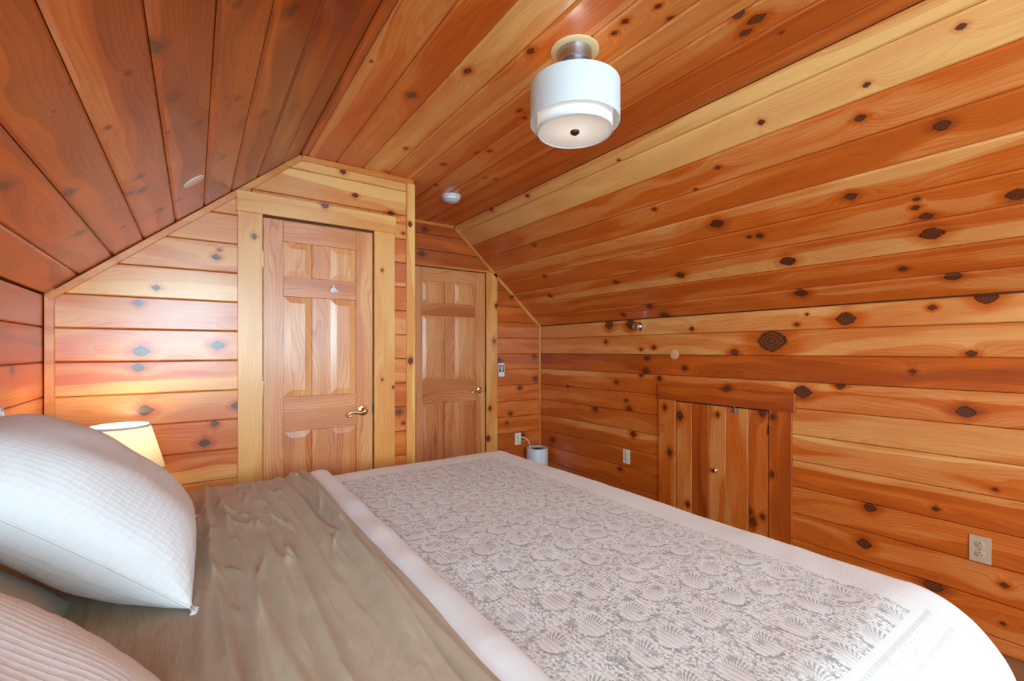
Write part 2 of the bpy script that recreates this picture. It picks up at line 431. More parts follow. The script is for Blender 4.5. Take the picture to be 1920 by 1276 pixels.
for i in range(len(sl) - 1):
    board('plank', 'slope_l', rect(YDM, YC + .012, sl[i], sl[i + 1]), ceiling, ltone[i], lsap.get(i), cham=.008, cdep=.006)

# ---- knee walls
HY0, HY1 = 1.263, 2.194         # hatch casing span along Y
zr = [ZK, 1.43, 1.28, 1.13, .977, .825, .674, .522, .371, .219, .067, 0]
rtone = [.42, .28, -.5, .0, .1, -.05, -.12, -.15, -.1, -.15, -.1]
rtoneN = [.55, .42, -.25, .1, .3, .15, -.1, -.1, .0, -.1, -.05]
rsap = {3: (.11, 1, .2), 6: (.10, 1, .2)}
for i in range(len(zr) - 1):
    z1, z0 = zr[i], zr[i + 1]
    if z0 > 1.06 or False:
        board('plank', 'right', rect(YN, YD, z0, z1), wall_right, (rtone[i] + rtoneN[i]) / 2, rsap.get(i), cham=.005)
    elif z1 > 1.06:
        board('plank', 'right', rect(YN, YD, z0, z1), wall_right, rtone[i], rsap.get(i), cham=.005)
    else:
        board('plank', 'right', rect(HY1 - .06, YD, z0, z1), wall_right, rtone[i], rsap.get(i), cham=.005)
        board('plank', 'right', rect(YN, HY0 + .06, z0, z1), wall_right, rtoneN[i], {4: None, 5: (.12, 1, .25), 6: (.12, 1, .25)}.get(i), cham=.005)
zl = [ZK, 1.413, 1.26, 1.107, .954, .80, .647, .494, .341, .188, .035, 0]
for i in range(len(zl) - 1):
    board('plank', 'left', rect(YDM, YC, zl[i + 1], zl[i]), wall_left, [-.45, -.5, -.05, .05, 0, 0, 0, 0, 0, 0, 0][i], cham=.005)

# ---- closet front (door opening X .30-.905, casings .186-1.037)
def under_slopes(poly, s='l'):
    # left slope line on the closet plane: keep below
    nx, nz = -(ZF - ZK), (BL - XL)          # normal pointing up-left
    c = nx * XL + nz * ZK
    return clip(poly, (nx, nz), c)
zc = [ZF, 2.33, 2.175, 2.022, 1.87, 1.717, 1.565, 1.412, 1.26, 1.105, .952, .797, .642, .488, .334, .18, .026]
ctl = [.5, .55, .5, .5, .3, .45, .35, .25, .1, .3, .2, .05, .3, 0, 0, 0]
ctr = [.5, .5, .2, .0, -.1, .1, .2, .1, .15, -.1, .0, -.1, .0, 0, 0, 0]
csap = {5: (.05, -1, .2), 8: (.055, -1, .28), 11: (.05, -1, .28), 4: (.02, 1, .1)}
for i in range(len(zc) - 1):
    z1, z0 = zc[i], zc[i + 1]
    if z0 > 2.1:
        board('plank', 'closet', under_slopes(rect(XL, XJ - .03, max(z0, 2.10), z1)), wall_closet, ctl[i], {0: (.01, 1, .1), 1: (.11, 1, .25)}.get(i), cham=.004)
    else:
        board('plank', 'closet', under_slopes(rect(XL, .25, z0, z1)), wall_closet, ctl[i], csap.get(i), cham=.005)
        board('plank', 'closet', rect(.97, XJ - .03, z0, z1), wall_closet, ctr[i], {2: (.1, -1, .2), 4: (.03, -1, .3), 6: (.02, -1, .3)}.get(i), cham=.005)
        if z1 > 2.1:
            board('plank', 'closet', rect(.25, .97, 2.06, z1), wall_closet, .3, cham=.004)
# ---- recess wall (door opening X 1.49-2.215)
def under_right(poly):
    nx, nz = (ZF - ZK), (XR - BR)
    return clip(poly, (nx, nz), nx * XR + nz * ZK)
zd = [ZF, 2.305, 2.17, 2.03, 1.88, 1.73, 1.58, 1.43, 1.28, 1.13, .977, .825, .672, .52, .37, .22, .07, 0]
dt = [-.35, -.25, -.3, -.3, -.3, -.15, -.1, -.2, -.2, -.05, -.1, -.15, -.15, -.2, -.2, -.2, -.2]
for i in range(len(zd) - 1):
    z1, z0 = zd[i], zd[i + 1]
    if z0 >= 2.03:
        board('plank', 'recess', under_right(rect(XJ, XR, z0, z1)), wall_recess, dt[i], cham=.004, seed=3.3 + i)
    else:
        board('plank', 'recess', under_right(rect(2.30, XR, z0, z1)), wall_recess, dt[i], cham=.005)
        board('plank', 'recess', rect(XJ, 1.40, z0, z1), wall_recess, dt[i], cham=.005)
zj = zd
for i in range(len(zj) - 1):
    board('plank', 'jog', rect(YC, YD, zj[i + 1], zj[i]), wall_jog, random.uniform(-.3, .1), cham=.005)

# ---- near gable wall with two windows added for daylight (unseen, behind the camera)
bm = bmesh.new()
xs = sorted({XDL - .1, XR + .1, *[w[0] for w in WIN], *[w[1] for w in WIN]})
zs = sorted({0.0, ZF + .1, *[w[2] for w in WIN], *[w[3] for w in WIN]})
for i in range(len(xs) - 1):
    for j in range(len(zs) - 1):
        xm, zm = (xs[i] + xs[i + 1]) / 2, (zs[j] + zs[j + 1]) / 2
        if any(w[0] < xm < w[1] and w[2] < zm < w[3] for w in WIN): continue
        bm_box(bm, (xs[i], YN - .12, zs[j]), (xs[i + 1], YN, zs[j + 1]))
wall_near = tag(from_bm('wall_front', bm, plain('pine_plain', (0.60, 0.16, 0.03), 0.4, var=.2, scale=6)), 'unseen gable wall of pine with two added windows', 'wall', kind='structure')
GLASS = NB('window_glass'); GLASS.bsdf((1, 1, 1), 0.02, **{'Transmission Weight': 1.0, 'IOR': 1.45, 'Alpha': 0.12}); GLASS = GLASS.m
for wi, (x0, x1, z0, z1) in enumerate(WIN):
    w = tag(empty('window_%d' % (wi + 1), ((x0 + x1) / 2, YN, z0)), ('wide dormer', 'tall right-hand')[wi] + ' white framed window added in the unseen gable wall', 'window', kind='structure')
    bm = bmesh.new(); t = .04
    for lo, hi in (((x0, z0), (x0 + t, z1)), ((x1 - t, z0), (x1, z1)), ((x0, z0), (x1, z0 + t)), ((x0, z1 - t), (x1, z1)),
                   ((x0, (z0 + z1) / 2 - .02), (x1, (z0 + z1) / 2 + .02))):
        bm_box(bm, (lo[0], YN - .09, lo[1]), (hi[0], YN - .05, hi[1]))
    from_bm('window_frame', bm, WPAINT, w)
    for a, c in ((z0 + t, (z0 + z1) / 2 - .02), ((z0 + z1) / 2 + .02, z1 - t)):
        box('pane', (x0 + t, YN - .072, a), (x1 - t, YN - .068, c), GLASS, w)

# ------------------------------------------------------------------ trims
tn = [0]
def trim(poly, sf, label, tone=.3, th=.018, proud=.016, sap=None, mat=None, cham=.002):
    tn[0] += 1
    o = board('trim_%d' % tn[0], sf, poly, None, tone, sap, th=th, proud=proud, cham=cham, gap=0.0, mat=mat or TRIMW)
    return tag(o, label, 'trim', kind='structure')
trim(under_slopes(rect(XL + .003, XL + .036, .02, 1.62)), 'closet', 'narrow pine corner strip where the low dark wall meets the closet front', .0)
ns = V((nL.x, nL.z))
d1 = V((eL.x, eL.z))
def strip_slope(A, B, nin, w): return [tuple(A), tuple(B), tuple(B + nin * w), tuple(A + nin * w)]
trim(strip_slope(V((XL + .005, ZK - .003)), V((BL, ZF)), V((nL.x, nL.z)), .030), 'closet', 'thin pine strip following the slope over the closet front', .25, proud=.0185)
trim(rect(BL + .012, XJ - .005, ZF - .030, ZF), 'closet', 'thin pine strip under the flat ceiling above the closet door', .2)
trim(rect(.0, ZF - .030, XJ - .055, XJ + .002), 'closet_v', 'vertical corner board on the outer corner of the closet', .45, sap=(.03, 1, .3))
trim(strip_slope(V((BR, ZF)), V((XR, ZK)), V((nR.x, nR.z)), .026), 'recess', 'thin pine strip following the slope above the recessed door', .1)
trim(rect(XJ, BR + .005, ZF - .026, ZF), 'recess', 'thin pine strip under the flat ceiling in the recess', .1)
trim(rect(.0, ZK - .01, XR - .024, XR - .004), 'recess_v', 'slim corner strip between the recess and the hatch wall', -.1)
# closet door casing
trim(rect(.0, 2.044, .186, .302), 'closet_v', 'wide pine casing board on the hinge side of the closet door', .55)
trim(rect(.0, 2.044, .907, 1.037), 'closet_v', 'wide pine casing board on the handle side of the closet door', .45)
trim(under_slopes(rect(.181, 1.042, 2.044, 2.152)), 'closet', 'pine head casing over the closet door', .55, proud=.020, sap=(.06, 1, .15))
trim(rect(.0, 2.03, 2.217, 2.335), 'recess_v', 'yellow pine casing board beside the recessed door', .35)
trim(rect(1.39, 1.487, .0, 2.03), Surf((0, YD, 0), X_, Z_, -Y_), 'pine casing board on the hidden side of the recessed door', .1)
trim(rect(1.39, 2.40, 2.03, 2.05), 'recess', 'thin stop strip over the recessed door', -.3, proud=.008)

# ------------------------------------------------------------------ doors
def six_panel(name, sf, x0, x1, z0, z1, back, label, tone, st=.10, mid=.10, seed=0, handle_x=None, hz=.955):
    y = SF[sf].O.y
    D = tag(empty(name, ((x0 + x1) / 2, y, z0)), label, 'door', kind='structure')
    s2 = Surf(SF[sf].O - SF[sf].n * back, X_, Z_, SF[sf].n); s2v = Surf(SF[sf].O - SF[sf].n * back, Z_, X_, SF[sf].n)
    # rails: z ranges
    rails = [(z1 - .115, z1), (1.612, 1.722), (.858, 1.052), (z0, z0 + .23)]
    k = [0]
    def B(nm, sfx, r, tn_, **kw):
        k[0] += 1
        return board(nm, sfx, r, D, tn_, th=.03, gap=.0004, cham=kw.pop('cham', .001), mat=FIR, seed=seed + k[0] * 1.7, **kw)
    B('stile', s2v, rect(z0, z1, x0, x0 + st), tone + .1)
    B('stile', s2v, rect(z0, z1, x1 - st, x1), tone + .0, sap=(.05, 1, .15))
    for i, (a, c) in enumerate(rails): B('rail', s2, rect(x0 + st, x1 - st, a, c), tone + (-.0, -.35, -.1, -.2)[i])
    xm = (x0 + x1) / 2
    for i in range(3):
        a, c = rails[i + 1][1], rails[i][0]
        B('mullion', s2v, rect(a, c, xm - mid / 2, xm + mid / 2), tone + .05 - .1 * (i == 2))
        for xa, xb in ((x0 + st, xm - mid / 2), (xm + mid / 2, x1 - st)):
            # sunk field, sloped border and raised centre
            pb = board('panel', s2v, rect(a, c, xa, xb), D, tone + (.35, .35, -.2)[i], th=.012, gap=0, cham=.036, cdep=.008, proud=-.004, mat=FIR, seed=seed + 20 + i + xa)
    return D
door1 = six_panel('door_1', 'closet', .306, .902, .012, 2.032, .004, 'six panel fir closet door with a brass scroll lever', .25, seed=5)
door2 = six_panel('door_2', 'recess', 1.490, 2.212, .012, 2.022, .004, 'six panel fir door set in the recess beside the hatch wall', .05, st=.10, seed=43)
# black sheets behind the doors, painting shade into the gaps
box('door_gap_backing', (.30, YC + .026, 0), (.909, YC + .03, 2.046), BLACKP, door1)
box('door_gap_backing', (1.484, YD + .026, 0), (2.219, YD + .03, 2.032), BLACKP, door2)
def hinge(parent, x, z, y):
    bm = bmesh.new(); bm_lathe(bm, [(0, -.045), (.0055, -.045), (.0055, .045), (0, .045)], (x, y, z), seg=10)
    return from_bm('hinge', bm, BRASS, parent, True, 40)
for z in (1.806, 1.10, .25): hinge(door1, .304, z, YC - .004)
def lever(parent, x, y, z, sgn=-1, s=1.0):
    h = lathe('handle_rose', [(0, 0), (.033 * s, 0), (.033 * s, .004), (.030 * s, .010), (.018 * s, .014), (.012 * s, .032), (.014 * s, .045), (.010 * s, .052), (0, .053)], BRASS, parent, (x, y, z), (0, -1, 0), 28)
    pts = spline([(x, y - .045, z), (x + sgn * .03, y - .047, z - .008), (x + sgn * .06, y - .047, z - .002), (x + sgn * .085, y - .045, z - .004),
                  (x + sgn * .097, y - .044, z - .016), (x + sgn * .090, y - .044, z - .026), (x + sgn * .080, y - .044, z - .022)], 5)
    n = len(pts); rad = [(.011 - .006 * min(1, i / (n * .55))) * s + (.0025 if i > n * .8 else 0) for i in range(n)]
    bm = bmesh.new(); bm_tube(bm, pts, rad, 10); from_bm('lever', bm, BRASS, h, True, 50)
lever(door1, .842, YC + .002, .948, -1)
lever(door2, 2.150, YD + .002, .950, -1, .9)
box('strike_plate', (.898, YC - .004, .925), (.910, YC + .0, .985), DARKM, door1)
box('strike_plate', (2.208, YD - .004, .925), (2.220, YD + .0, .985), DARKM, door2)
# small white adhesive hook on the closet door
px_, pz_, _ = SF['closet'].pix(626, 543)
hk = tag(empty('coat_hook', (px_, YC, pz_ - .02)), 'small white hook stuck on the closet door rail', 'hook')
lathe('hook_base', [(0, 0), (.016, 0), (.016, .005), (.012, .007), (0, .007)], WHITEP, hk, (px_ - .002, YC + .003, pz_ - .004), (0, -1, 0), 20)
bm = bmesh.new(); bm_tube(bm, spline([(px_ - .002, YC - .002, pz_ + .026), (px_ - .002, YC - .004, pz_ + .01), (px_, YC - .008, pz_ - .012), (px_ + .010, YC - .022, pz_ - .016), (px_ + .016, YC - .026, pz_ - .004)], 5), .005, 8)
from_bm('hook_prong', bm, WHITEP, hk, True)

# ---- hatch in the right wall
hatch = tag(empty('door_3', (XR, 1.72, 0)), 'small plank access hatch framed in the knee wall', 'hatch door', kind='structure')
trim(rect(.02, .952, 2.046, 2.190), 'right_v', 'hatch casing board nearest the recess corner', -.05, mat=PINE)
trim(rect(.02, .952, 1.263, 1.390), 'right_v', 'hatch casing board on the hinge side beside the long wall boards', -.35, mat=PINE)
trim(rect(1.245, 2.194, .952, 1.064), 'right', 'dark pine head board across the top of the hatch', -.4, proud=.020, mat=PINE)
hb = [SF['right_v'].pix(u, 800)[1] for u in (1269, 1298, 1330, 1362, 1404, 1443)]
hb[0] = 2.040; hb[-1] = 1.396
for i in range(5):
    board('plank', 'right_v', rect(.06, .944, hb[i + 1], hb[i]), hatch, [.15, -.5, .15, .2, -.1][i], {0: (.05, 1, .1), 1: (.06, 1, .1)}.get(i), proud=.008, cham=.003, seed=[11, 4.2, 30, 7, 19][i], gap=.0006)
box('hatch_gap_backing', (XR + .0005, 1.388, .03), (XR + .004, 2.048, .952), BLACKP, hatch)
ky, kz, _ = SF['right'].pix(1344, 880)
lathe('knob', [(0, 0), (.012, 0), (.009, .006), (.007, .014), (.016, .020), (.017, .027), (.012, .032), (0, .033)], BRASS, hatch, (XR - .008, ky, kz), (-1, 0, 0), 20)
cy, cz, _ = SF['right'].pix(1380, 769)
bm = bmesh.new(); bm_box(bm, (XR - .014, cy - .020, cz - .016), (XR - .008, cy + .020, cz + .014)); bm_box(bm, (XR - .024, cy - .006, cz - .01), (XR - .014, cy + .006, cz + .026))
from_bm('catch', bm, NICKEL, hatch)
box('hinge', (XR - .013, 1.390, .80), (XR - .007, 1.398, .86), DARKM, hatch)

# ------------------------------------------------------------------ wall fittings
def outlet(name, sf, u, v, label, mat, slots=True, w=.070, h=.115, parent_only=False):
    s = SF[sf]; p, q, _ = s.pix(u, v)
    O = tag(empty(name, s.at(p, q)), label, 'outlet')
    def bxs(nm, a0, a1, b0, b1, h0, h1, m, par=O):
        c = [s.at(p + a, q + b, hh) for a in (a0, a1) for b in (b0, b1) for hh in (h0, h1)]
        lo = [min(x[i] for x in c) for i in range(3)]; hi = [max(x[i] for x in c) for i in range(3)]
        return box(nm, lo, hi, m, par, .0012 if nm == 'cover_plate' else 0)
    bxs('cover_plate', -w / 2, w / 2, -h / 2, h / 2, 0, .005, mat)
    for sg in (1, -1):
        cq = q + sg * .020
        rc = lathe('receptacle', [(0, .004), (.0168, .004), (.0168, .0062), (.0158, .0068), (0, .0068)], mat, O, s.at(p, cq), s.n, 24)
        bm = bmesh.new()
        for da, wd, hh, db in ((-.0065, .0018, .008, -.003), (.0065, .0018, .0068, -.003), (0, .005, .004, .008)):
            c = [s.at(p + da + x, cq + db + y, z) for x in (-wd / 2, wd / 2) for y in (-hh / 2, hh / 2) for z in (.006, .0072)]
            bm_box(bm, [min(x[i] for x in c) for i in range(3)], [max(x[i] for x in c) for i in range(3)])
        from_bm('slot', bm, BLACKP, rc)
    lathe('screw', [(0, .005), (.003, .005), (.003, .006), (0, .0064)], NICKEL, O, s.at(p, q), s.n, 10)
    return O, p, q
outlet('wall_outlet', 'right', 1838, 1029, 'beige duplex outlet low on the long board wall', BEIGEP)
outlet('wall_outlet', 'right', 1175, 855, 'ivory duplex outlet between the hatch and the air purifier', IVORYP)
_, rp, rq = outlet('wall_outlet', 'recess', 971, 822, 'ivory duplex outlet with a white plug beside the recessed door', IVORYP)

# switch plate with a dark picture panel
s = SF['recess']; p, q, _ = s.pix(940, 693)
sw = tag(empty('switch_plate', s.at(p, q)), 'white light switch plate with a dark picture by the recessed door', 'switch plate')
box('plate', (p - .032, YD - .005, q - .062), (p + .032, YD, q + .062), WHITEP, sw, .001)
box('picture', (p - .026, YD - .006, q - .020), (p + .026, YD - .0045, q + .046), plain('dark_print', (.05, .03, .045), .5), sw)
bm = bmesh.new()
bm_tube(bm, spline([(p - .018, YD - .0062, q + .014), (p - .008, YD - .0062, q + .026), (p + .008, YD - .0062, q + .026), (p + .018, YD - .0062, q + .014)], 4), .004, 6)
bm_tube(bm, [(p - .008, YD - .0062, q + .028), (p - .011, YD - .0062, q + .040)], .003, 6)
bm_tube(bm, [(p + .008, YD - .0062, q + .028), (p + .012, YD - .0062, q + .040)], .003, 6)
from_bm('print_mark', bm, WHITEP, sw)
box('toggle', (p - .0045, YD - .016, q - .012), (p + .0045, YD - .005, q + .012), WHITEP, sw, .001)
box('toggle_collar', (p - .008, YD - .0072, q - .016), (p + .008, YD - .005, q + .016), WHITEP, sw, .0008)
bm = bmesh.new()
for dx, dz in ((.006, -.030), (.014, -.028), (.010, -.036), (-.012, -.050), (0, -.050), (.012, -.050)): bm_box(bm, (p + dx - .002, YD - .0056, q + dz - .0015), (p + dx + .002, YD - .0046, q + dz + .0015))
from_bm('print_speck', bm, GREYP, sw)

# chrome wall knob on the knee wall
ky, kz, _ = SF['right'].pix(1199, 612)
ds = tag(empty('door_stop', (XR, ky, kz - .03)), 'round chrome stop high on the knee wall under the slope', 'door stop')
lathe('rosette', [(0, 0), (.036, 0), (.036, .004), (.030, .008), (0, .008)], CHROME, ds, (XR, ky, kz), (-1, 0, 0), 32)
lathe('knob_body', [(.020, .006), (.020, .018), (.029, .028), (.031, .045), (.028, .052), (.022, .055), (.020, .050), (0, .050)], CHROME, ds, (XR, ky, kz), (-1, 0, 0), 32)
# round marks and cover plates
def disc(name, sf, u, v, r, mat, label, cat, h=.003):
    s = SF[sf]; p, q, _ = s.pix(u, v)
    bm = bmesh.new(); bm_lathe(bm, [(0, -.001), (r, -.001), (r, h * .6), (r * .94, h), (0, h)], s.at(p, q), s.n, 36)
    return tag(from_bm(name, bm, mat, None, True, 40), label, cat)
disc('cover_plate', 'slope_l', 363, 340, .045, WPAINT, 'white round cover plate on the dark left ceiling slope', 'cover plate')
disc('bare_patch', 'right', 1265, 664, .036, PALEW, 'pale round bare wood patch on the knee wall boards', 'patch', .0015)

# smoke detector
sx, sy, _ = SF['flat'].pix(846, 367); sx, sy = sy, sx
sd = tag(empty('smoke_detector', (sx, sy, ZF)), 'white round smoke detector on the ceiling by the recess', 'smoke detector')
lathe('base', [(0, 0), (.068, 0), (.068, .010), (.064, .012), (0, .012)], WHITEP, sd, (sx, sy, ZF), (0, 0, -1), 40)
sdb = lathe('body', [(.060, .010), (.060, .026), (.057, .032), (.050, .038), (.040, .044), (.028, .047), (0, .047)], WHITEP, sd, (sx, sy, ZF), (0, 0, -1), 40)
for k in range(20):
    a = 2 * math.pi * k / 20
    bm = bmesh.new(); c = V((sx + .0535 * math.cos(a), sy + .0535 * math.sin(a), ZF - .0355))
    bm_box(bm, (-.0022, -.0055, -.003), (.0022, .0055, .003))
    for v in bm.verts:
        x, y, z = v.co; v.co = c + V((x * math.cos(a) - y * math.sin(a), x * math.sin(a) + y * math.cos(a), z))
    from_bm('vent_slot', bm, GREYP, sdb)

# ceiling lamp
LX, LY = 1.148, 1.253
def translucent(name, c, t, mixf):
    b = NB(name); f = b.noise(b.n('TexCoord').outputs['Object'], 300.0, 2.0)
    df = b.n('BsdfDiffuse', {'Color': b.mix(f, tuple(x * .96 for x in c), c)}); tr = b.n('BsdfTranslucent', {'Color': t})
    mx = b.n('MixShader', {0: mixf}); b.t.links.new(df.outputs[0], mx.inputs[1]); b.t.links.new(tr.outputs[0], mx.inputs[2])
    o = b.n('OutputMaterial'); b.t.links.new(mx.outputs[0], o.inputs[0]); return b.m
SHADE = translucent('white_shade', (.84, .85, .87), (.90, .90, .88), .35)
DIFF = translucent('lamp_diffuser', (.78, .78, .82), (.86, .84, .80), .40)
lamp = tag(empty('ceiling_lamp', (LX, LY, ZF)), 'semi flush ceiling lamp with a white double drum shade', 'ceiling lamp')
lathe('medallion', [(0, 0), (.088, 0), (.088, .004), (.084, .006), (0, .006)], plain('medallion_cream', (.78, .58, .32), .4), lamp, (LX, LY, ZF), (0, 0, -1), 48)
lathe('canopy', [(0, .004), (.062, .004), (.062, .045), (.058, .050), (0, .050)], NICKEL, lamp, (LX, LY, ZF), (0, 0, -1), 40)
lathe('neck', [(.052, .048), (.052, .10), (.040, .115), (0, .115)], NICKEL, lamp, (LX, LY, ZF), (0, 0, -1), 40)
def drum(name, r, z0, z1, top=False):
    t = .003
    prof = [(r, z0), (r, z1), (r - t, z1), (r - t, z0), (r, z0)]
    return lathe(name, prof, SHADE, lamp, (LX, LY, 0), (0, 0, 1), 64)
drum('outer_shade', .163, 2.142, 2.277)
drum('inner_shade', .137, 2.110, 2.262)
lathe('shade_top', [(.05, 2.268), (.160, 2.268), (.160, 2.272), (.05, 2.272), (.05, 2.268)], SHADE, lamp, (LX, LY, 0), (0, 0, 1), 48)
dfu = lathe('diffuser', [(0, 2.114), (.134, 2.114), (.134, 2.119), (0, 2.119)], DIFF, lamp, (LX, LY, 0), (0, 0, 1), 48)
lathe('finial', [(0, 2.100), (.008, 2.101), (.016, 2.107), (.017, 2.112), (.017, 2.115), (0, 2.115)], DARKM, dfu, (LX, LY, 0), (0, 0, 1), 24)

cl = bpy.data.lights.new('ceiling_bulb', 'POINT'); cl.energy = 0.7; cl.color = (1.0, .90, .76); cl.shadow_soft_size = .045
co_ = bpy.data.objects.new('ceiling_bulb', cl); co_.location = (LX, LY, 2.205); COL.objects.link(co_); co_.parent = lamp; co_.matrix_parent_inverse = lamp.matrix_basis.inverted()

# air purifier in the recess corner
AX, AY = 2.71, 3.49
PUR = plain('purifier_white', (.74, .74, .80), .45)
ap = tag(empty('air_purifier', (AX, AY, 0)), 'white cylindrical air purifier standing in the recess corner', 'air purifier')
lathe('body', [(0, 0), (.095, 0), (.104, .012), (.104, .373), (.101, .379), (.092, .380), (.088, .372)], PUR, ap, (AX, AY, 0), (0, 0, 1), 48)
tgr = lathe('top_grille', [(.090, .374), (.070, .368), (.044, .365)], GREYP, ap, (AX, AY, 0), (0, 0, 1), 40)
lathe('air_outlet', [(.046, .366), (.040, .355), (.0, .350)], BLACKP, tgr, (AX, AY, 0), (0, 0, 1), 32)
oq = rq + .020
box('plug', (rp - .012, YD - .034, oq - .012), (rp + .012, YD - .006, oq + .010), WHITEP, ap, .003)
bm = bmesh.new()
bm_tube(bm, spline([(rp, YD - .030, oq - .002), (rp + .04, YD - .06, oq - .008), (rp + .085, YD - .07, oq - .06), (rp + .098, YD - .072, oq - .16), (rp + .095, YD - .07, .12), (rp + .12, YD - .09, .012), (AX - .09, AY + .02, .012)], 8), .0045, 8)
from_bm('power_cord', bm, WHITEP, ap, True)

# ------------------------------------------------------------------ bed
ZT = 0.712
XE, YE0, YE1 = 1.49, 0.41, 2.285    # where the cloth starts to bend over
RB = 0.055
RBN = 0.22      # the near side falls in a softer curve
def drape(x, y, lift=0.0):
    dx = max(0.0, x - XE); dy = y - YE1 if y > YE1 else (y - YE0 if y < YE0 else 0.0)
    d = math.hypot(dx, dy)
    if d < 1e-9: return V((x, y, ZT + lift))
    ox, oy = dx / d, dy / d
    bx, by = min(x, XE), min(max(y, YE0), YE1)
    k = (dy / d) ** 2 if dy < 0 else 0.0
    rb = RB + (RBN - RB) * k
    arc = rb * math.pi / 2 * .93
    if d < arc: a = d / rb; out = rb * math.sin(a); dr = rb * (1 - math.cos(a))
    else:
        a = arc / rb; out = rb * math.sin(a) + (d - arc) * math.cos(a); dr = rb * (1 - math.cos(a)) + (d - arc) * math.sin(a)
    nx, nz = math.sin(a), math.cos(a)
    return V((bx + ox * (out + lift * nx), by + oy * (out + lift * nx), ZT - dr + lift * nz))
def cloth(name, xs, ys, liftf, mat, parent=None, uvf=None):
    bm = bmesh.new(); uvl = bm.loops.layers.uv.new('UVMap')
    g = [[bm.verts.new(drape(x, y, liftf(x, y))) for y in ys] for x in xs]
    for i in range(len(xs) - 1):
        for j in range(len(ys) - 1):
            f = bm.faces.new((g[i][j], g[i + 1][j], g[i + 1][j + 1], g[i][j + 1]))
            for lp, (a, c) in zip(f.loops, ((i, j), (i + 1, j), (i + 1, j + 1), (i, j + 1))): lp[uvl].uv = (xs[a], ys[c])
    me = bpy.data.meshes.new(name); bm.normal_update(); bm.to_mesh(me); bm.free()
    return link(name, me, mat, parent, True)
def lin(a, b, n): return [a + (b - a) * i / (n - 1) for i in range(n)]

bed = tag(empty('bed', (.51, 1.31, 0)), 'king bed with its head against the low dark wall', 'bed')
MATT = plain('mattress_ticking', (.80, .80, .82), .9)
bm = bmesh.new(); bm_box(bm, (-.495, .335, .40), (1.505, 2.295, ZT - .020), .07); from_bm('mattress', bm, MATT, bed, True, 60)
bm = bmesh.new(); bm_box(bm, (-.495, .335, .19), (1.505, 2.285, .395), .012); from_bm('box_spring', bm, plain('box_spring_cloth', (.62, .66, .72), .9), bed, True, 60)
for lx in (-.44, .51, 1.44):
    for ly in (.40, 2.22): lathe('leg', [(0, 0), (.022, 0), (.028, .19), (0, .19)], DARKM, bed, (lx, ly, 0), (0, 0, 1), 16)

